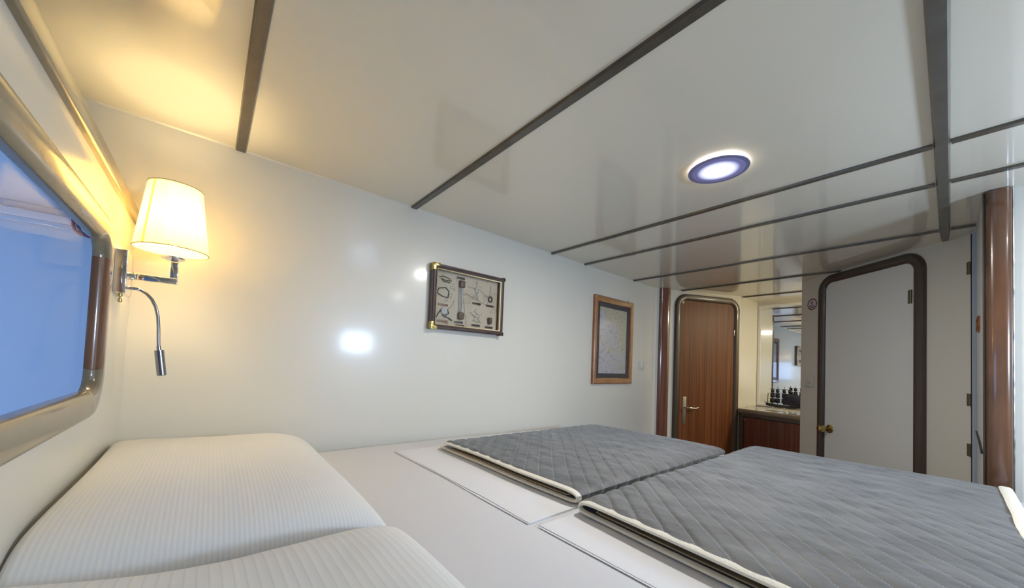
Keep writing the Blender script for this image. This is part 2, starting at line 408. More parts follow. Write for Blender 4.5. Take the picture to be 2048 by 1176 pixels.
# ------------------------------------------------------------------ planes of the cabin
ZC = 2.05
def yw(x): return 2.096 + .0183*x
PL = Plane((0,yw(0),0), (1,.0183,0), (.0183,-1,0))                     # long panelled wall
A0, A1 = Vector((4.03,yw(4.03),0)), Vector((5.147,1.647,0))
PA = Plane(A0, A1-A0, Vector((-(A1-A0).y*-1,-(A1-A0).x,0)))              # slanting bulkhead with the brown door
PA.h = Vector((PA.u.y, -PA.u.x, 0)); LA = (A1-A0).length
D0, D1 = Vector((4.657,.948,0)), Vector((3.75,-.09,0))
PD = Plane(D0, D1-D0, (0,0,1)); PD.h = Vector((PD.u.y, -PD.u.x, 0)); LD = (D1-D0).length
if PD.h.dot(-D0) < 0: PD.h = -PD.h
if PA.h.dot(-A0) < 0: PA.h = -PA.h
PW = Plane((-.26,0,0), (0,1,0), (1,0,0))                               # window wall
XB = 5.80                                                             # back of the recess

def wall(name, p0, p1, z0=0, z1=ZC, t=.06, flip=1, m='wall'):
    p0, p1 = Vector((*p0,0)), Vector((*p1,0)); d = (p1-p0).normalized(); n = Vector((-d.y,d.x,0))*t*flip
    mb = MB(); mb.poly([(p0.x,p0.y,z0),(p1.x,p1.y,z0),(p1.x,p1.y,z1),(p0.x,p0.y,z1)], n)
    return struct(mb.build(name, M[m], smooth=False))
wall('wall_front', (-1.25,yw(-1.25)), (4.03,yw(4.03)))
wall('wall_corner', A0.xy, A1.xy)
wall('wall_recess_side', A1.xy, (XB,1.647))
wall('wall_recess_back', (XB,1.647), (XB,-.40))
wall('wall_corridor_end', (XB,-.40), (4.2,-.40))
wall('wall_corridor_side', (4.2,-.40), (4.2,.29))
wall('wall_right', D0.xy, D1.xy, t=.04)
wall('wall_passage', (3.0,-.19), (3.0,-1.7))
wall('wall_left_upper', (-1.25,2.09), (-1.25,-1.7), z0=1.6, flip=-1)
f = MB(); f.box((-1.3,-1.76,-.06),(5.9,2.25,0)); struct(f.build('floor', M['floor'], smooth=False))
c = MB(); c.box((-1.31,-1.76,ZC),(5.9,2.25,ZC+.06)); struct(c.build('ceiling', M['ceiling'], smooth=False))

def wall_with_holes(name, plane, u0, u1, v0, v1, holes, h0, h1, m):
    mb = MB(); us = [u0]; 
    for (a,b,cc,d) in holes:
        plane.box(mb, us[-1], a, v0, v1, h0, h1); plane.box(mb, a, b, v0, cc, h0, h1); plane.box(mb, a, b, d, v1, h0, h1); us.append(b)
    plane.box(mb, us[-1], u1, v0, v1, h0, h1)
    return struct(mb.build(name, M[m], smooth=False))
WIN = (.30, 1.66, .895, 1.487)        # outer outline of the big window frame
wall_with_holes('wall_left', PW, -1.7, yw(-.26), 0, 1.60, [(WIN[0]+.05, WIN[1]-.05, WIN[2]+.05, WIN[3]-.05)], -.022, 0, 'wall')
PB = Plane((0,-1.7,0), (1,0,0), (0,1,0))
wall_with_holes('wall_back', PB, -1.3, 3.0, 0, ZC, [(1.74,2.16,1.20,1.46)], -.05, 0, 'wall')

# side deck outside the window: a pale lined walkway
wall('wall_outside', (-.315,2.086), (-1.6,2.064), .3, 1.6, m='deckblue', flip=-1)
wall('wall_outside_end', (-1.6,2.1), (-1.6,-.6), .3, 1.6, m='deckblue', flip=-1)
wall('wall_outside_near', (-.315,-.6), (-1.6,-.6), .3, 1.6, m='deckblue')
o = MB(); o.box((-1.66,-.66,1.6),(-.282,2.08,1.635)); struct(o.build('ceiling_outside', M['deckblue'], smooth=False))
o = MB(); o.box((-1.66,-.66,.24),(-.282,2.06,.3)); struct(o.build('floor_outside', M['deckblue'], smooth=False))
cd = empty('cable_conduit', (-.9,2.07,1.55), 'pale cable conduit under the deck ceiling seen through the window', 'conduit')
MB().box((-1.4,2.055,1.545),(-.412,2.07,1.572),.003).build('channel', M['deckblue'], cd)
MB().box((-1.4,2.063,1.528),(-.36,2.072,1.545),.002).build('lower_strip', M['deckblue'], cd)
for nm, mt, dx in (('red_wire','red_wire',0),('blue_wire','blue_wire',.012)):
    w = MB(); w.tube([(-.418+dx,2.05,1.565),(-.414+dx,2.04,1.555),(-.412+dx,2.03,1.54),(-.406+dx,2.03,1.524),(-.395+dx,2.03,1.513),(-.372,2.03,1.506),(-.32,2.03,1.503)], .0045, 8)
    w.build('wire', M[mt], cd)['label'] = nm.replace('_',' ')

# ------------------------------------------------------------------ big window frame
win = bpy.data.objects.new('window_1', None); COL.objects.link(win); win.location = (-.26,.98,.895); struct(win)
prof = [(.0375,0),(.0365,.006),(.028,.0125),(.010,.0155),(-.010,.0145),(-.026,.009),(-.034,.001),(-.0375,-.010),(-.0375,-.021),(-.010,-.021),(-.010,0)]
hp = .0375; r = .085
path = rrect(WIN[0]+hp, WIN[1]-hp, WIN[2]+hp, WIN[3]-hp, r, 12)
# starts at right side (y max), top corner first
u1, v1, u0, v0 = WIN[1]-hp, WIN[3]-hp, WIN[0]+hp, WIN[2]+hp
arcs = [path[i*13:(i+1)*13] for i in range(4)]      # TR, TL, BL, BR (u = +y is away from the camera)
def seg(name, pts, m, label=None):
    mb = MB(); PW.sweep(mb, pts, prof, False); o = mb.build(name, M[m], win)
    if label: o['label'] = label
G = .0008
seg('frame_corner', [((u1,1.385+G),(1,0))]+arcs[0]+[((1.53,v1),(0,1))], 'tan_dark')
seg('frame_top', [((1.53-G,v1),(0,1)),((.47,v1),(0,1))], 'tan')
seg('frame_corner', [((.47-G,v1),(0,1))]+arcs[1]+[((u0,1.385),(-1,0))], 'tan_dark')
seg('frame_side', [((u0,1.385-G),(-1,0)),((u0,1.03),(-1,0))], 'mahog', 'mahogany stained side rail')
seg('frame_corner', [((u0,1.03-G),(-1,0))]+arcs[2]+[((.47,v0),(0,-1))], 'tan_dark')
seg('frame_bottom', [((.47+G,v0),(0,-1)),((1.53,v0),(0,-1))], 'tan')
seg('frame_corner', [((1.53+G,v0),(0,-1))]+arcs[3]+[((u1,1.03),(1,0))], 'tan_dark')
seg('frame_side', [((u1,1.03+G),(1,0)),((u1,1.385),(1,0))], 'mahog', 'mahogany stained side rail')
g = MB(); PW.box(g, WIN[0]+.05, WIN[1]-.05, WIN[2]+.05, WIN[3]-.05, -.018, -.014); g.build('glass_pane', M['window_glass'], win)

# rail along the top of the window wall
t = MB(); t.box((-.31,-1.7,1.60),(-.245,yw(-.26)-.002,1.652),.006); struct(t.build('trim_1', M['tan']))

# small portlights behind the camera
for k, (a,b) in enumerate(((1.74,2.16),)):
    w2 = bpy.data.objects.new('window_%d' % (k+2), None); COL.objects.link(w2); w2.location = ((a+b)/2,-1.7,1.2); struct(w2)
    mb = MB(); PB.sweep(mb, rrect(a-.01,b+.01,1.19,1.47,.06,8), [(.03,0),(.025,.015),(0,.02),(-.02,.01),(-.025,-.05),(0,-.05),(0,0)], True); mb.build('window_frame', M['mahog'], w2)

# ------------------------------------------------------------------ ceiling battens
n = 2
for x, w, y1 in ((.068,.042,yw(.07)),(.955,.040,yw(.95)),(2.235,.034,yw(2.2)),(2.69,.034,yw(2.7)),(3.55,.032,yw(3.5)),(4.36,.032,None),(5.19,.032,1.640)):
    y0 = -1.68; yl = []
    if x > 3.0: y0 = -.098
    if x > 3.7: y0 = D0.y + (x - D0.x)/(PD.u.x)*PD.u.y + .012
    if x > 4.7: y0 = -.39
    if y1 is None: y1 = A0.y + (x-A0.x)/PA.u.x*PA.u.y
    mb = MB()
    prof2 = [(-w/2,0),(-w/2,-.004),(-w/2+.004,-.011),(w/2-.004,-.011),(w/2,-.004),(w/2,0)]
    for (ya, yb) in ([(y0,-.003),(.045,y1-.002)] if x < 3.7 else [(y0,y1-.004)]):
        mb.rings([[ (x+a, y, ZC+b) for a, b in prof2] for y in (ya,yb)])
    struct(mb.build('trim_%d' % n, M['beam'])); n += 1
mb = MB()
pf = [(-.022,0),(-.020,-.010),(-.016,-.016),(.016,-.016),(.020,-.010),(.022,0)]
mb.rings([[(x, .021+a*s_, ZC+b) for a, b in pf] for x, s_ in ((-1.2,1),(3.6,1),(3.80,.75))])
struct(mb.build('trim_%d' % n, M['carlin'])); n += 1
# two tiny screw heads on the nearest long battens
# wall/ceiling cove line over the long wall
mb = MB(); mb.rings([[(x, yw(x)-a, ZC-b) for a, b in ((0,0),(.006,0),(0,.006))] for x in (-1.2,4.02)]); struct(mb.build('trim_%d' % n, M['wall'])); n += 1

# ------------------------------------------------------------------ doors
def door_frame(pl, u0, u1, v1, w, r, parent, m='frame_brown', hh=.030):
    mb = MB(); p = arch(u0+w/2, u1-w/2, 0.002, v1-w/2, r, 14)
    prof = [(w/2,0),(w/2-.003,hh*.5),(w/2-.014,hh*.92),(0,hh),(-w/2+.016,hh*.86),(-w/2+.006,hh*.5),(-w/2,.002)]
    pl.sweep(mb, p, prof, False); mb.build('door_frame', M[m], parent)
def door_panel(pl, u0, u1, v1, r, parent, m, h=.006):
    pts = [pl.p(q[0][0], q[0][1], .0008) for q in arch(u0,u1,.01,v1,r,10)]
    mb = MB(); mb.poly(pts, pl.h*h); return mb.build('door_panel', M[m], parent)

d2 = bpy.data.objects.new('door_1', None); COL.objects.link(d2); d2.location = PA.p(.73,0); struct(d2)
door_frame(PA, .268, 1.205, 2.012, .082, .115, d2)
door_panel(PA, .345, 1.13, 1.94, .06, d2, 'veneer')
mb = MB(); PA.box(mb, .405,.452,.46,.785,.0068,.012,.002); hp_ = mb.build('handle_plate', M['steel'], d2)
mb = MB(); mb.tube([PA.p(.43,.66,.012),PA.p(.43,.66,.045),PA.p(.437,.66,.055),PA.p(.47,.658,.058),PA.p(.53,.652,.058),PA.p(.565,.655,.055),PA.p(.59,.668,.052)], [.011,.010,.011,.012,.012,.010,.006], 12)
mb.build('door_handle', M['chrome'], d2)
mb = MB(); PA.box(mb, .368,.392,1.895,1.925,.0068,.010,.001); mb.build('latch', M['plastic'], d2)
mb = MB(); PA.box(mb, 1.122,1.130,1.55,1.62,.0068,.016,.002); mb.build('hinge', M['steel'], d2)

d1 = bpy.data.objects.new('door_2', None); COL.objects.link(d1); d1.location = PD.p(.67,0); struct(d1)
door_frame(PD, .222, 1.122, 2.035, .078, .105, d1)
door_panel(PD, .29, 1.050, 1.966, .045, d1, 'white')
mb = MB(); mb.lathe([(.038,.0068),(.037,.012),(.030,.016),(.014,.018),(.012,.040),(.016,.052),(.026,.060),(.031,.072),(.031,.092),(.026,.104),(.015,.108),(.001,.108)], PD.p(.352,.62), PD.h, 32); mb.build('door_knob', M['brass'], d1)
for za in (1.655,):
    mb = MB(); PD.box(mb, 1.008,1.030,za,za+.10,.0068,.012,.002); mb.tube([PD.p(1.031,za,.014),PD.p(1.031,za+.10,.014)], .006, 10); mb.build('hinge', M['hinge'], d1)

# narrow closet door seen edge-on beside the wooden post
d3 = bpy.data.objects.new('door_3', None); COL.objects.link(d3); d3.location = (3.4,-.11,0); struct(d3)
PF = Plane((0,-.105,0), (1,0,0), (0,1,0))
mb = MB(); PF.box(mb, 2.985, 3.742, 0, ZC-.002, -.03, 0); mb.build('door_panel', M['white'], d3, smooth=False)
mb = MB(); PD.box(mb, 1.3705, 1.3755, .05, ZC-.005, .0005, .0025); mb.build('door_gap', M['black'], d3)
for a, b in ((1.787,1.868),(.948,1.025),(.632,.710)):
    mb = MB(); PD.box(mb, 1.350,1.370,a,b,.0015,.004,.001); PD.box(mb, 1.371,1.374,a,b,.003,.007); mb.tube([PD.p(1.368,a,.008),PD.p(1.368,b,.008)], .005, 10)
    mb.build('hinge', M['hinge'], d3)
mb = MB()
PF.sweep(mb, rrect(3.33,3.49,1.385,1.475,.044,8), [(.0,.0),(.002,.006),(-.004,.010),(-.010,.006),(-.012,.0)], True)
PF.box(mb, 3.345,3.475,1.395,1.465,.0002,.004,.001); mb.build('finger_pull', M['copper'], d3)
mb = MB(); mb.tube([PF.p(3.72,.795,.002),PF.p(3.30,.775,.004),PF.p(3.05,.745,.004)], .005, 8); mb.build('seam', M['black'], d3)

# ------------------------------------------------------------------ wooden posts
def post(name, pl, u0, u1, h, m, label, z0=0.0):
    mb = MB(); c = (u0+u1)/2; w = (u1-u0)/2
    pr = [(c+w, .0)] + [(c + w*math.copysign(abs(math.cos(PI*k/14))**.6, math.cos(PI*k/14)), h*math.sin(PI*k/14)**.6) for k in range(1,14)] + [(c-w, .0)]
    mb.rings([[pl.p(u,z,hh) for u,hh in pr] for z in (z0, ZC-.003)])
    return tag(mb.build(name, M[m]), label, 'post')
post('wooden_post', PA, .055, .195, .035, 'mahog_red', 'dark red varnished half round wooden post left of the brown door')
PP = Plane((2.985,-.150,0), (0,1,0), (-1,0,0))
rp = empty('wooden_post', (2.96,-.15,0), 'thick varnished mahogany post with chipped edge at far right of the cabin', 'post')
mb = MB(); c_, w_, h_ = 0, .040, .036
pr = [(.040,0)] + [(w_*math.copysign(abs(math.cos(PI*k/14))**.7, math.cos(PI*k/14)), h_*math.sin(PI*k/14)**.7) for k in range(1,14)] + [(-.040,0)]
mb.rings([[PP.p(u,z,hh) for u,hh in pr] for z in (0, ZC-.003)]); mb.build('shaft', M['mahog'], rp)
mb = MB(); PP.box(mb, .0405,.048,0,ZC-.003,-.012,.006,.002); mb.build('edge_strip', M['frame_brown'], rp)
mb = MB()
rings = []
for k in range(160):
    z = k/159*(ZC-.004); j = .002 + .003*abs(noise.noise(Vector((z*14,0,0)))); rings.append([PP.p(-.0405-j,z,-.008),PP.p(-.0405-j,z,.012+j),PP.p(-.0400,z,.013+j),PP.p(-.0400,z,-.008)])
mb.rings(rings); mb.build('painted_edge', M['steel'], rp)['label'] = 'chipped grey white edge'

# ------------------------------------------------------------------ recess: cabinet, mirror, ship
cab = empty('mahogany_cabinet', (5.4,1.3,0), 'low mahogany cabinet with brown rounded top in the recess between two doors', 'cabinet')
CU = Vector((5.10,1.625,0)); CV = Vector((4.985,.952,0)); PC = Plane(CU, CV-CU, (0,0,1)); PC.h = Vector((PC.u.y,-PC.u.x,0)); 
if PC.h.dot(-CU) < 0: PC.h = -PC.h
LC = (CV-CU).length
mb = MB(); mb.poly([(CU.x+.02,CU.y,0),(CV.x+.02,CV.y,0),(5.79,.955,0),(5.79,1.64,0)], (0,0,.60)); mb.build('carcass', M['frame_brown'], cab, smooth=False)
mb = MB()
pfc = [(-.02,.60)] + [( .022*math.sin(PI*k/8)+.0, .630-.030*math.cos(PI*k/8)) for k in range(9)] + [(-.02,.66)]
mb.rings([[PC.p(u,z,h) for h,z in pfc] for u in (-.005,LC)]); 
mb.poly([(CU.x+.018,CU.y+.015,.602),(CV.x+.018,CV.y,.602),(5.79,.955,.602),(5.79,1.64,.602)], (0,0,.058)); mb.build('worktop', M['cabtop'], cab)
mb = MB(); PC.sweep(mb, arch(.03,LC-.01,.02,.585,.02,6), [(.025,-.015),(.022,.006),(-.015,.006),(-.02,-.015)], False); mb.build('face_frame', M['frame_brown'], cab)
mb = MB(); PC.box(mb, .055, LC-.03, .03, .560, -.015, .002, .002); cdoor = mb.build('cabinet_door', M['veneer_red'], cab)
mb = MB(); mb.tube([PC.p(.03,.535,.008),PC.p(.035,.535,.022),PC.p(.06,.532,.026),PC.p(.085,.527,.024)], .005, 8); mb.build('door_latch', M['chrome'], cdoor)

PM = Plane((XB,1.647,0), (0,-1,0), (-1,0,0))
mir = empty('wall_mirror', (XB-.02,1.3,.7), 'tall mirror in white frame above the low cabinet in the recess', 'mirror')
mb = MB(); PM.sweep(mb, rrect(.022,.68,.685,2.0,0), [(.016,.001),(.016,.018),(-.014,.018),(-.016,.001)], True); mb.build('mirror_frame', M['white'], mir)
mb = MB(); PM.box(mb, .034,.668,.70,1.99,.001,.008); mb.build('mirror_glass', M['mirror'], mir, smooth=False)

ship = empty('model_ship', (5.42,1.26,.661), 'black model sailing ship with dark sails on a pale stand before the mirror', 'model ship')
def hull():
    mb = MB(); R = []
    N_ = 24
    for i in range(N_+1):
        t = i/N_; y = 1.435 - .40*t
        w = .030*max(.04, math.sin(PI*min(1,t*1.15+.06))**.55 if t < .83 else (1-t)/.17*.55+.35)
        zt = .730 + .020*(abs(t-.45)/.55)**2; zb = .697 + .022*(abs(t-.45)/.55)**3
        x0 = 5.40 - .03*t
        R.append([(x0-w,y,zt),(x0-w*.92,y,(zt+zb)/2),(x0-w*.35,y,zb),(x0+w*.35,y,zb),(x0+w*.92,y,(zt+zb)/2),(x0+w,y,zt)])
    mb.rings(R); return mb.build('hull', M['hull'], ship)
hull()
mb = MB(); mb.tube([(5.405,1.425,.735),(5.407,1.455,.752)],.003,6); mb.build('bowsprit', M['hull'], ship)
mb = MB(); mb.tube([(5.40,1.418,.73),(5.405,1.415,.86)],.004,6); mb.build('jack_staff', M['hull'], ship)
mb = MB(); mb.tube([(5.38,1.06,.735),(5.37,.99,.78)],.003,6); mb.build('stern_boom', M['hull'], ship)
for k, y in enumerate((1.365,1.315,1.25,1.195,1.14)):
    H = (.945,.95,.952,.955,.935)[k]
    mb = MB(); mb.tube([(5.395,y,.725),(5.395,y,H-.03),(5.395,y,H)], [.0035,.003,.0015], 8)
    for z in (.80,.865,.915): mb.tube([(5.39,y-.030,z),(5.39,y+.030,z)], .0022, 6)
    mast = mb.build('mast', M['hull'], ship)
    for z0, z1, w in ((.752,.802,.027),(.814,.864,.024),(.876,.916,.018)):
        if k == 4 and z0 > .86: continue
        sm = MB()
        def sf(a, b, z0=z0, z1=z1, w=w, y=y):
            ww = w*(1-.12*b); return (5.386 - .016*math.sin(PI*b)*math.sin(PI*a), y + (a*2-1)*ww, z0+(z1-z0)*b - .006*math.sin(PI*a)*(1-b))
        V = sm.grid(sf, 8, 8); sm.grid(lambda a,b: (sf(a,b)[0]+.002, sf(a,b)[1], sf(a,b)[2]), 8, 8)
        sm.build('sail', M['sail'], ship)
mb = MB()
def big(a, b):
    return (5.355-.02*math.sin(PI*a)*math.sin(PI*b), 1.255-.30*a, .735 + b*(.135 - .05*a*a) )
mb.grid(big, 12, 8); mb.grid(lambda a,b: (big(a,b)[0]+.003,)+big(a,b)[1:], 12, 8)
mb.build('large_sail', M['navy_cloth'], ship)
mb = MB(); mb.box((5.26,1.20,.661),(5.44,1.40,.667),.001)
for y in (1.355,1.245): mb.box((5.365,y-.007,.667),(5.40,y+.007,.699))
mb.build('stand', M['plastic_cream'], ship)

# ------------------------------------------------------------------ small things on the walls
def sticker():
    s = empty('anchor_sticker', PD.p(.132,1.795,.001), 'round no anchoring sticker with dark red ring left of white door', 'sticker')
    cu, cv = .132, 1.795
    mb = MB(); PD.disc(mb, cu, cv, .058, .0004, .0012); mb.build('backing', M['pinkwhite'], s)
    mb = MB(); R_ = []
    for k in range(48):
        a = 2*PI*k/48; R_.append([PD.p(cu+rr*math.cos(a), cv+rr*math.sin(a), h) for rr, h in ((.056,.0012),(.056,.002),(.047,.002),(.047,.0012))])
    mb.rings(R_, closed_path=True); mb.build('red_ring', M['ring'], s)
    mb = MB(); T = lambda pts, r=.0028: mb.tube([PD.p(cu+a, cv+b, .0012) for a, b in pts], r, 6)
    T([(0,.026),(0,-.036)], .0034); T([(-.018,.016),(.018,.016)])
    T([(-.026,-.010),(-.022,-.024),(-.010,-.034),(0,-.037),(.010,-.034),(.022,-.024),(.026,-.010)], .0032)
    T([(.006*math.cos(2*PI*k/10), .033+.006*math.sin(2*PI*k/10)) for k in range(11)], .002)
    mb.poly([PD.p(cu-.034,cv-.014,.0012),PD.p(cu-.022,cv-.002,.0012),PD.p(cu-.012,cv-.022,.0012)], PD.h*.001)
    mb.build('anchor', M['print'], s)
    mb = MB(); mb.tube([PD.p(cu-.034,cv+.034,.0012),PD.p(cu+.034,cv-.034,.0012)], .0016, 6); mb.build('slash', M['ring'], s)
sticker()
th = empty('thermostat', PD.p(.118,.98,0), 'square cream thermostat plate between anchor sticker and brass knob', 'thermostat')
mb = MB(); PD.box(mb, .066,.170,.985,1.095,0,.012,.004); mb.build('plate', M['plastic_cream'], th)
mb = MB(); PD.disc(mb, .112,1.045,.030,.012,.018,32,.003); mb.build('dial', M['plastic_cream'], th)
mb = MB(); PD.box(mb, .080,.156,.996,1.006,.012,.0145,.001); mb.build('button_row', M['plastic'], th)
sw = empty('light_switch', PL.p(3.74,1.09,0), 'small white light switch on the wall right of the framed chart', 'light switch')
mb = MB(); PL.box(mb, 3.705,3.80,1.085,1.172,0,.012,.003); mb.build('plate', M['plastic'], sw)
mb = MB(); PL.box(mb, 3.725,3.78,1.10,1.158,.012,.017,.002); mb.build('rocker', M['plastic'], sw)

# framed chart
ch = empty('framed_chart', PL.p(3.18,.93,0), 'upright sea chart in orange brown wooden frame with navy mat', 'picture')
cu0, cu1, cv0, cv1 = 2.836, 3.520, .934, 1.790
mb = MB(); PL.sweep(mb, rrect(cu0+.028,cu1-.028,cv0+.028,cv1-.028,0), [(.028,.002),(.028,.026),(.020,.032),(-.012,.028),(-.028,.020),(-.028,.002)], True); mb.build('frame', M['orangewood'], ch)
mb = MB(); PL.sweep(mb, rrect(cu0+.075,cu1-.075,cv0+.078,cv1-.078,0), [(.022,.002),(.022,.0135),(-.024,.0135),(-.024,.002)], True); mb.build('mat_border', M['navy'], ch)
mb = MB(); PL.box(mb, cu0+.05,cu1-.05,cv0+.05,cv1-.05,.002,.009); mb.build('chart_print', M['chart'], ch)
mb = MB(); PL.box(mb, cu0+.05,cu1-.05,cv0+.05,cv1-.05,.0165,.0175); mb.build('glass', M['glass'], ch)
mb = MB(); mb.tube([PL.p(cu1-.09,cv1-.002,.016),PL.p(cu1-.09,cv1+.014,.016)], .004, 8); mb.build('hook', M['black'], ch)

# shadow box with knots and blocks
kb = empty('knot_display_box', PL.p(1.38,1.29,0), 'dark framed display box with rope knots, blocks and label plates on parchment', 'display box')
bu0, bu1, bv0, bv1 = 1.088, 1.682, 1.300, 1.722
BD = .050
mb = MB(); PL.sweep(mb, rrect(bu0+.014,bu1-.014,bv0+.014,bv1-.014,0), [(.014,.001),(.014,BD-.006),(.008,BD),(-.008,BD-.001),(-.014,BD-.006),(-.014,.001)], True); mb.build('frame', M['darkframe'], kb)
mb = MB(); PL.sweep(mb, rrect(bu0+.031,bu1-.031,bv0+.031,bv1-.031,0), [(.003,.030),(.003,BD-.006),(-.003,BD-.008),(-.003,.030)], True); mb.build('gold_slip', M['gold'], kb)
mb = MB(); PL.box(mb, bu0+.02,bu1-.02,bv0+.02,bv1-.02,.001,.006); mb.build('parchment', M['parchment'], kb)
mb = MB(); PL.box(mb, bu0+.028,bu1-.028,bv0+.028,bv1-.028,BD-.0095,BD-.0085); mb.build('glass', M['glass'], kb)
for su, sv, uu, vv in ((1,1,bu0,bv0),(-1,1,bu1,bv0),(1,-1,bu0,bv1),(-1,-1,bu1,bv1)):
    mb = MB()
    def bb(a0,a1,b0,b1,h0,h1):
        PL.box(mb, min(uu+su*a0,uu+su*a1), max(uu+su*a0,uu+su*a1), min(vv+sv*b0,vv+sv*b1), max(vv+sv*b0,vv+sv*b1), h0, h1, .001)
    big_ = su > 0
    L_ = .045 if big_ else .022
    bb(-.002,L_,-.002,.018,BD-.001,BD+.002); bb(-.002,.018,-.002,L_,BD-.001,BD+.002)
    bb(-.003,0,-.003,L_,.004,BD+.002); bb(-.003,L_,-.003,0,.004,BD+.002)
    o = mb.build('corner_cap', M['brass'] if big_ else M['frame_brown'], kb)
    if big_: o['label'] = 'brass corner cap'
iu0, iu1, iv0, iv1 = bu0+.034, bu1-.045, bv0+.028, bv1-.030
def KU(a): return iu0 + (iu1-iu0)*a
def KV(b): return iv1 - (iv1-iv0)*b
for a, b, w, m_ in ((.13,.62,.075,'plaque_tan'),(.13,.92,.080,'plaque_tan'),(.38,.905,.068,'plaque'),(.40,.965,.070,'plaque'),(.66,.50,.072,'plaque'),(.89,.505,.068,'plaque'),(.66,.925,.072,'plaque'),(.89,.935,.070,'plaque'),(.385,.07,.065,'plaque')):
    mb = MB(); PL.box(mb, KU(a)-w/2, KU(a)+w/2, KV(b)-.007, KV(b)+.007, .006, .010, .001)
    o = mb.build('label_plate', M[m_], kb)
    if m_ == 'plaque_tan': o['label'] = 'tan label plate'
def ktube(name, pts, r, m, closed=False):
    mb = MB(); mb.tube([PL.p(KU(a), KV(b), .010) for a, b in pts], r, 8, closed); return mb.build(name, M[m], kb)
for b in (.18,.78):
    mb = MB(); PL.box(mb, KU(.40)-.022, KU(.40)+.022, KV(b)-.026, KV(b)+.024, .006, .028, .008); mb.build('rigging_block', M['block'], kb)
for k in range(3): ktube('rope', [(.37+.022*k,.26),(.372+.022*k,.5),(.37+.022*k,.71)], .004, 'rope')
ktube('rope', [(.03,.88),(.06,.80),(.10,.72),(.14,.68),(.20,.70),(.22,.77),(.17,.80),(.12,.76),(.14,.82),(.22,.85),(.27,.89)], .0035, 'rope_dark')
mb = MB(); mb.lathe([(.026,.007),(.024,.014),(.001,.016)], PL.p(KU(.15),KV(.73),0), PL.h, 20); mb.build('sheave', M['rope'], kb)
ktube('rope_knot', [(.06,.13),(.12,.10),(.20,.12),(.24,.16),(.16,.17),(.09,.15),(.12,.19),(.22,.20)], .0025, 'rope_dark')
ktube('rope_knot', [(.04,.40),(.06,.33),(.16,.30),(.21,.36),(.20,.48),(.12,.47),(.05,.43),(.03,.36)], .003, 'rope_dark')
ktube('rope_knot', [(.64,.08),(.66,.16),(.62,.22),(.65,.30),(.63,.38),(.68,.42),(.66,.32),(.69,.24)], .003, 'rope')
ktube('rope_knot', [(.66,.60),(.62,.66),(.70,.70),(.60,.74),(.72,.78),(.62,.84),(.70,.86)], .0028, 'rope')
ktube('rope_knot', [(.56,.68),(.60,.72),(.64,.78),(.60,.84)], .0025, 'rope'); ktube('rope_knot', [(.76,.68),(.72,.73),(.69,.80),(.74,.86)], .0025, 'rope')
ktube('rope', [(.89,.10),(.90,.20),(.88,.30)], .003, 'rope')
ktube('thimble', [(.895+.03*math.cos(2*PI*k/16), .37+.055*math.sin(2*PI*k/16)) for k in range(16)], .0045, 'rope_dark', True)
mb = MB(); mb.lathe([(.012,0),(.016,.012),(.017,.03),(.014,.045),(.001,.046)], PL.p(KU(.89),KV(.87),.018), (0,0,1), 16); mb.build('small_barrel', M['block'], kb)
ktube('ink_line', [(.46,.33),(.62,.42),(.84,.50),(.86,.36),(.70,.22),(.50,.20)], .0008, 'rope_dark')
ktube('ink_line', [(.44,.45),(.47,.70),(.50,.98)], .0008, 'rope_dark')
ktube('ink_line', [(.30,.50),(.26,.62),(.18,.72)], .0008, 'rope_dark')

# ------------------------------------------------------------------ downlight
DL = Vector((1.80,.68,ZC))
dl = empty('ceiling_downlight', DL, 'round ceiling downlight with mirrored blue glass disc and glowing halo', 'ceiling light')
mb = MB(); mb.lathe([(.104,-.001),(.104,-.0105)], DL, (0,0,1), 48); mb.build('halo_ring', M['halo'], dl)
m, nt, b = new_mat('blue mirrored glass'); b.inputs['Base Color'].default_value = (.26,.26,.46,1); b.inputs['Metallic'].default_value = .15; b.inputs['Roughness'].default_value = .2; M['bluemirror'] = m
mb = MB(); mb.lathe([(.001,-.0110),(.124,-.0110),(.125,-.013),(.124,-.0155),(.001,-.0155)], DL, (0,0,1), 64); mb.build('glass_disc', M['bluemirror'], dl)
mb = MB(); mb.lathe([(.108,-.0156),(.106,-.0166),(.001,-.017)], DL, (0,0,1), 40); mb.build('led_lens', M['led'], dl)
area('downlight_beam', (1.80,.68,ZC-.034), (0,0,-1), .10, .10, LAMPS['downlight'], (1.0,.96,.90), 'DISK')
# added fill light shaped as a second downlight, out of the frame behind the camera
area('added_fill_beam_aft', (2.25,-.85,ZC-.034), (0,0,-1), .10, .10, LAMPS['downlight']*.3, (1.0,.96,.90), 'DISK')
fill_dl = empty('ceiling_downlight', (2.25,-.85,ZC), 'added unseen fill downlight behind the camera over the passage', 'ceiling light')
mb = MB(); mb.lathe([(.001,-.0205),(.124,-.0205),(.125,-.024),(.124,-.0265),(.001,-.0265)], (2.25,-.85,ZC), (0,0,1), 48); mb.lathe([(.06,-.001),(.06,-.0205)], (2.25,-.85,ZC)); mb.build('glass_disc', M['bluemirror'], fill_dl)

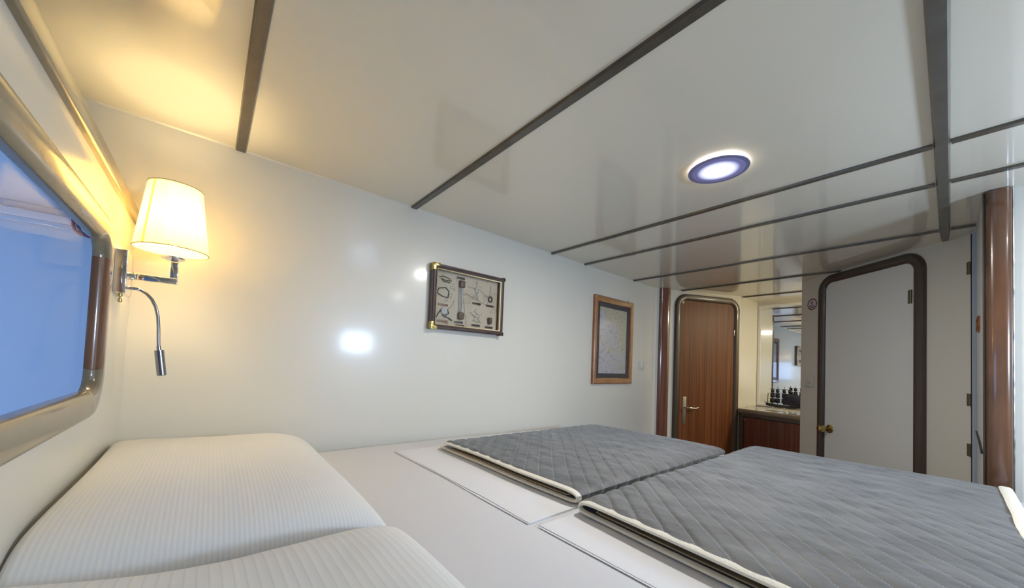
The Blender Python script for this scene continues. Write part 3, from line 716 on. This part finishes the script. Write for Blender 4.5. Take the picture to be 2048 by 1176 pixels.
# ------------------------------------------------------------------ sconce
sc = empty('wall_sconce', (-.26,1.82,1.28), 'chrome wall sconce with lit cream shade and bendy reading light', 'wall lamp')
mb = MB()
V8 = [(-.2595,1.757),(-.2595,1.885),(-.232,1.885),(-.232,1.757)]
mb.box((-.2595,1.757,1.283),(-.230,1.885,1.430),.002); mb.build('backplate', M['chrome'], sc)
mb = MB(); mb.poly([(-.2595,1.7565,1.285),(-.236,1.7565,1.285),(-.246,1.7565,1.350),(-.246,1.7565,1.368),(-.234,1.7565,1.428),(-.2595,1.7565,1.428)], (0,-.004,0)); mb.build('side_wing', M['chrome_dark'], sc)
mb = MB(); mb.lathe([(.0135,0),(.0135,.012),(.009,.014)], (-.230,1.82,1.352), (1,0,0), 24); mb.build('arm_collar', M['chrome'], sc)
mb = MB(); mb.box((-.216,1.811,1.340),(-.104,1.829,1.362),.002); mb.box((-.126,1.811,1.3625),(-.104,1.829,1.430),.002); mb.build('arm', M['chrome'], sc)
mb = MB(); mb.lathe([(.020,0),(.034,.006),(.034,.012),(.022,.018),(.018,.05),(.0001,.05)], (-.120,1.82,1.428), (0,0,1), 32); mb.build('socket', M['chrome'], sc)
SX, SY, SZ0, SZ1, R0, R1 = -.125, 1.82, 1.462, 1.700, .107, .078
mb = MB(); mb.rings([[(SX+rr*math.cos(2*PI*k/64), SY+rr*math.sin(2*PI*k/64), z) for k in range(64)] for rr, z in ((R0-.0012,SZ0),(R1-.0012,SZ1),(R1,SZ1),(R0,SZ0))], closed_path=True); shade = mb.build('lamp_shade', M['shade'], sc)
m2 = mat('tan trim tape', (.30,.22,.10), .8)
for rr, z in ((R0,SZ0),(R1,SZ1)):
    mb = MB(); mb.tube([(SX+rr*math.cos(2*PI*k/48), SY+rr*math.sin(2*PI*k/48), z) for k in range(48)], 0.0017, 6, True); mb.build('shade_trim', m2, shade)
a = math.radians(228)
mb = MB(); mb.rings([[(SX+(rr+.0006)*math.cos(a+da), SY+(rr+.0006)*math.sin(a+da), z) for da in (-.05,.05)] for rr, z in ((R0,SZ0),(R1,SZ1))], closed_ring=False, caps=False)
mb.rings([[(SX+(rr+.0010)*math.cos(a+da), SY+(rr+.0010)*math.sin(a+da), z) for da in (-.05,.05)] for rr, z in ((R0,SZ0),(R1,SZ1))], closed_ring=False, caps=False)
m3 = bpy.data.materials.new('shade seam tape'); m3.use_nodes = True; nt = m3.node_tree; b = nt.nodes['Principled BSDF']; b.inputs['Base Color'].default_value = (.55,.45,.22,1); b.inputs['Roughness'].default_value = .8; b.inputs['Transmission Weight'].default_value = 0
mb.build('shade_seam', M['shade'], shade)
mb = MB()
for k in range(3):
    a = 2*PI*k/3+.5; mb.tube([(SX,SY,1.475),(SX+R0*.97*math.cos(a),SY+R0*.97*math.sin(a),1.478)], .0015, 6)
mb.build('shade_ring', M['chrome'], shade)
mb = MB(); mb.lathe([(.010,0),(.014,.012),(.027,.045),(.030,.07),(.022,.095),(.001,.105)], (SX+.003,SY,1.478), (0,0,1), 24); mb.build('bulb', M['bulb'], sc)
l = bpy.data.lights.new('sconce_bulb', 'POINT'); l.energy = LAMPS['sconce']; l.color = (1.0,.80,.42); l.shadow_soft_size = .045
lo = bpy.data.objects.new('sconce_bulb', l); COL.objects.link(lo); lo.location = (SX+.003,SY,1.572)
mb = MB(); pts = [(-.231,1.80,1.307),(-.212,1.80,1.306),(-.198,1.80,1.304),(-.182,1.80,1.293),(-.168,1.80,1.275),(-.156,1.80,1.248),(-.149,1.80,1.215),(-.145,1.80,1.175),(-.143,1.80,1.135),(-.141,1.80,1.105)]
mb.tube(pts, .0052, 12); mb.build('gooseneck', M['chrome_dark'], sc)
mb = MB(); mb.box((-.2305,1.79,1.300),(-.200,1.81,1.311),.002); mb.build('neck_bracket', M['chrome'], sc)
mb = MB(); mb.lathe([(.0065,0),(.0065,.014),(.0135,.015),(.0135,.105),(.011,.107),(.0001,.107)], (-.141,1.80,1.108), (.13,0,-1), 28); mb.build('reading_head', M['chrome_dark'], sc)
mb = MB(); mb.lathe([(.006,0),(.006,-.008),(.003,-.010),(.003,-.016),(.0055,-.018),(.0055,-.028),(.001,-.030)], (-.247,1.80,1.283), (0,0,1), 16); mb.build('switch_knob', M['brass'], sc)

# ------------------------------------------------------------------ bed
ZB = .60
bed = empty('bed', (1.2,.9,0), 'wide double berth mattress with white fitted sheet along the panelled wall', 'bed')
outl = [(-.255,-.40),(2.72,-.40),(2.72,.80),(2.43,.80),(2.43,1.945),(1.2,2.03),(-.255,2.065)]
mb = MB(); mb.poly([(x,y,.0) for x,y in [(-.255,-.36),(2.68,-.36),(2.68,.78),(2.39,.78),(2.39,1.91),(1.2,2.0),(-.255,2.03)]], (0,0,.40)); mb.build('berth_base', M['bed_base'], bed, smooth=False)
mb = MB(); mb.poly([(x,y,.40) for x,y in outl], (0,0,.20))
es = [e for e in mb.bm.edges if all(v.co.z > .5 for v in e.verts)]
bmesh.ops.bevel(mb.bm, geom=es, offset=.02, segments=4, affect='EDGES', profile=.5)
mb.build('mattress', M['sheet'], bed)

def sheet(name, x0, x1, y0, y1, label, seed, dz=0):
    s = empty(name, ((x0+x1)/2,(y0+y1)/2,ZB), label, 'sheet', 'folded sheets under the quilts')
    for k in range(2):
        mb = MB(); h = .0008+.0021*k
        def fn(a, b, k=k, h=h):
            x = x0 + (x1-x0)*a; y = y0 + (y1-y0)*b
            j = .006*noise.noise(Vector((y*3+seed, k*5.1, 0))) + .004*math.sin(y*5+seed)
            w = max(0, 1-a*12)
            x += j*w + (.007*k)*w
            yy = y + ((.004*noise.noise(Vector((x*3, seed+k, 2)))) if b in (0,1) else 0)
            z = ZB + h + 0.0012*(noise.noise(Vector((x*5,y*2.2,seed+k)))+.4) + dz
            return Vector((x,yy,max(z, ZB+h-.0002)))
        V = mb.grid(fn, 60, 60)
        top = list(mb.bm.faces)
        r_ = bmesh.ops.extrude_face_region(mb.bm, geom=top)
        for v in [g for g in r_['geom'] if isinstance(g, bmesh.types.BMVert)]: v.co.z += .0020
        mb.build('sheet_layer', M['sheetfold'], s)
sheet('folded_sheet', .800, 1.75, .822, 1.85, 'white folded sheet under the quilt nearest the panelled wall', 1.3)
sheet('folded_sheet', .808, 1.75, -.20, .790, 'white folded sheet under the larger nearer grey quilt', 4.7)

def quilt(label, x0, x1, ypath, seed, endfn, name='folded_quilt', inner=True, xedge=None, edge_bind=False):
    """ypath: list of (y, z) of the sheet of quilt seen end on, from the top layer's free edge round the fold to the bottom layer"""
    q = empty(name, ((x0+x1)/2, sum(p[0] for p in ypath)/len(ypath), ZB), label, 'quilt', 'folded grey quilts')
    # resample
    def resample(path, step):
        P = [Vector((a,b)) for a,b in path]; out = [P[0]]; acc = 0
        for a, b in zip(P, P[1:]):
            L_ = (b-a).length; t = step-acc
            while t <= L_: out.append(a.lerp(b, t/L_)); t += step
            acc = (acc+L_) % step if True else 0
        out.append(P[-1]); return out
    def strip(path, nm, thick, puff, mtl, xs0, xs1, step, dx, outer):
        P = resample([(y_, .6200+(z_-.614)*.62) for y_, z_ in path], step); n_ = len(P); outer = -outer
        N_ = []
        for i in range(n_):
            t = (P[min(i+1,n_-1)] - P[max(i-1,0)]).normalized(); N_.append(Vector((-t.y,t.x))*outer)
        nx = max(2, int((xs1-xs0)/dx))
        def fn(a, b, side):
            i = min(n_-1, int(round(b*(n_-1)))); s_ = i*step; x = xs0 + (xs1-xs0)*a
            p = P[i]; nn = N_[i]
            xx = x + endfn(p.x, a, seed)
            y, z = p.x, p.y
            h = 0
            if side and puff:
                d1 = abs(math.sin(PI*(x - s_)/.084)); d2 = abs(math.sin(PI*(x + s_)/.084))
                h = puff*(min(1,(d1*1.6))**.5*.16 + min(1,(d2*1.3))**.5*.84) * (1-.6*max(0,min(1,(x-x0-.45)/.8))) * (.75+.5*noise.noise(Vector((x*2.5,s_*2.5,seed+9))))
                h += .0022*noise.noise(Vector((x*14, s_*14, seed))) 
                h *= min(1, min(a,1-a)*40+.15) * max(0, min(1, (nn.y+.5)*2))
            off = (thick + h) if side else 0
            low = .0045*noise.noise(Vector((x*3.2, s_*2.4, seed+3)))
            wave = low*max(0,min(1,(z-ZB-.03)*40))
            return Vector((xx, y + nn.x*off, z + nn.y*off + wave))
        mb = MB()
        uvf = lambda a, b: (xs0+(xs1-xs0)*a, min(n_-1,int(round(b*(n_-1))))*step)
        Va = mb.grid(lambda a,b: fn(a,b,1), nx, n_-1, uvf); Vb = mb.grid(lambda a,b: fn(a,b,0), nx, n_-1, uvf)
        rim = lambda V: [V[i][0] for i in range(nx+1)] + [V[nx][j] for j in range(1,n_)] + [V[i][n_-1] for i in range(nx-1,-1,-1)] + [V[0][j] for j in range(n_-2,0,-1)]
        ra, rb = rim(Va), rim(Vb); k_ = len(ra)
        for i in range(k_): mb.bm.faces.new((ra[i], rb[i], rb[(i+1)%k_], ra[(i+1)%k_]))
        return mb.build(nm, M[mtl], q), P, N_, fn, n_, nx
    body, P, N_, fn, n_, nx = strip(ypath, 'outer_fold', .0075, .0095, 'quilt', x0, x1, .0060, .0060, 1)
    # cream tape round the near end of the outer layer
    mb = MB(); R_ = []
    for i in range(n_):
        p = fn(0, i/(n_-1), 0); nn = Vector((0, N_[i].x, N_[i].y))
        R_.append([p+Vector((.016,0,0))+nn*.0105, p+Vector((.003,0,0))+nn*.0108, p+Vector((-.005,0,0))+nn*.007, p+Vector((-.005,0,0))-nn*.000, p+Vector((.003,0,0))-nn*.0025, p+Vector((.010,0,0))-nn*.0022])
    mb.rings(R_); mb.build('binding', M['binding'], q)
    return q, fn, n_, nx, N_, strip
def bez(pts, n=10):
    """smooth polyline through the points (Catmull-Rom)"""
    P = [Vector(p) for p in pts]; P = [P[0]*2-P[1]] + P + [P[-1]*2-P[-2]]; out = []
    for i in range(1, len(P)-2):
        for k in range(n):
            t = k/n; a, b_, c_, d = P[i-1], P[i], P[i+1], P[i+2]
            out.append(tuple(.5*((2*b_) + (c_-a)*t + (2*a-5*b_+4*c_-d)*t*t + (3*b_-a-3*c_+d)*t**3)))
    out.append(tuple(P[-2])); return out
B0 = ZB + .0125          # top of the folded sheet
def end1(y, a, seed):
    e = .020*math.sin((y-.8)*3.2)*a
    return e + .012*noise.noise(Vector((y*2.2,seed,0)))*(1-a)
# quilt by the wall: fold towards the middle of the bed, open towards the wall; outward normal is up on the top layer
top1 = [(y_+.010, z_) for y_, z_ in bez([(1.735,.648),(1.60,.655),(1.35,.6575),(1.10,.6580),(.92,.658),(.855,.656),(.826,.646),(.818,.634),(.824,.622),(.845,.6155),(.92,.6140),(1.2,.6140),(1.5,.6140),(1.775,.6140)], 12)]
q1, *_ , strip1 = quilt('grey quilted velvet throw folded flat next to the panelled wall', 1.035, 2.36, top1, 2.0, end1)
in1 = bez([(1.70,.6385),(1.40,.6455),(1.05,.6465),(.89,.6455),(.868,.640),(.866,.636),(.872,.632),(.90,.6285),(1.1,.6275),(1.68,.6255)], 12)
strip1(in1, 'inner_fold', .0035, 0, 'backing', 1.045, 2.33, .02, .05, 1)[0]['label'] = 'tan backing of the inner layers'

def end2(y, a, seed):
    return (-.055*(y-.30)*(1-a)*0 + .014*noise.noise(Vector((y*2.0,seed,1)))*(1-a) + (-.05*(1-(y+.15)/.95)*(1-a))) + (.05*(1-(y+.15)/.95)*a)
# nearer quilt: fold towards the wall-side quilt, open at the aisle side; path starts at the free top edge near y=-.14
top2 = [(y_-.010, z_) for y_, z_ in bez([(-.142,.652),(0.0,.6575),(.25,.660),(.50,.6605),(.68,.660),(.745,.657),(.776,.647),(.785,.634),(.779,.622),(.76,.6155),(.70,.6140),(.4,.6140),(.1,.6140),(-.10,.6140)], 12)]
q2, fn2, n2_, nx2, N2, strip2 = (None,)*6
def quilt2():
    return quilt('large grey quilted velvet throw folded on the nearer side of the bed', .985, 2.62, list(reversed(top2)), 5.0, end2)
q2, fn2, n2_, nx2, N2, strip2 = quilt2()
in2 = list(reversed(bez([(-.12,.640),(.1,.646),(.4,.6475),(.66,.647),(.715,.642),(.722,.636),(.715,.631),(.68,.6285),(.4,.6275),(-.10,.6255)], 12)))
strip2(in2, 'inner_fold', .0035, 0, 'backing', 1.00, 2.58, .02, .05, 1)[0]['label'] = 'tan backing of the inner layers'
# tape along the aisle-side edge of the nearer quilt
mb = MB(); R_ = []
for i in range(nx2+1):
    a = i/nx2; p = fn2(a, 1.0, 0); wv = .004*noise.noise(Vector((a*9,3,1)))
    R_.append([p+Vector((0,.022+wv,.0128)), p+Vector((0,.012,.0165)), p+Vector((0,-.006,.0155)), p+Vector((0,-.014,.010)), p+Vector((0,-.016,.000)), p+Vector((0,-.010,-.006)), p+Vector((0,.006,-.004)), p+Vector((0,.016,-.001))])
mb.rings(R_); mb.build('binding', M['binding'], q2)

# ------------------------------------------------------------------ pillows
def pillow(label, x0, x1, y0, y1, H, mtl, seed, shape, lift):
    mb = MB(); NU, NV = 90, 110
    def fn(a, b, side):
        u, v = a*2-1, b*2-1
        px = (x0+x1)/2 + u*(x1-x0)/2; py = (y0+y1)/2 + v*(y1-y0)/2
        e = max(0, (1-abs(u)**shape[0])*(1-abs(v)**shape[1]))
        # pinched waist between the corners
        px -= math.copysign(.012,u)*abs(u)**3*(1-v*v); py -= math.copysign(.014,v)*abs(v)**3*(1-u*u)
        zr = ZB + .042 + lift*max(0,-u)**2*(1-abs(v)**10)
        if side:
            z = zr + (H-.042)*(1-.45*max(0,-u)**2)*e**shape[2] + shape[3](u,v)*e**.5
            z += .007*noise.noise(Vector((px*4,py*4,seed)))*e + .002*noise.noise(Vector((px*13,py*13,seed)))*e
        else: z = max(ZB+.002, zr - (zr-ZB-.002)*e**.28)
        return Vector((px,py,z))
    uvf = lambda a, b: (x0+(x1-x0)*a, y0+(y1-y0)*b)
    Va = mb.grid(lambda a,b: fn(a,b,1), NU, NV, uvf); Vb = mb.grid(lambda a,b: fn(a,b,0), NU, NV, uvf)
    bmesh.ops.remove_doubles(mb.bm, verts=mb.bm.verts, dist=.0002)
    return tag(mb.build('pillow', M[mtl], angle=80), label, 'pillow', 'pillows at the window end')
pillow('large ribbed white pillow in the corner below the wall sconce', -.258, .405, .960, 2.050, .158, 'pillow', 2.2, (3.4,4,.50, lambda u,v: .012*v), .10)
pillow('white pin striped pillow nearest the camera at the bottom left', -.258, .415, .02, .930, .135, 'pillow_stripe', 7.7, (5,4,.5, lambda u,v: .0), .12)
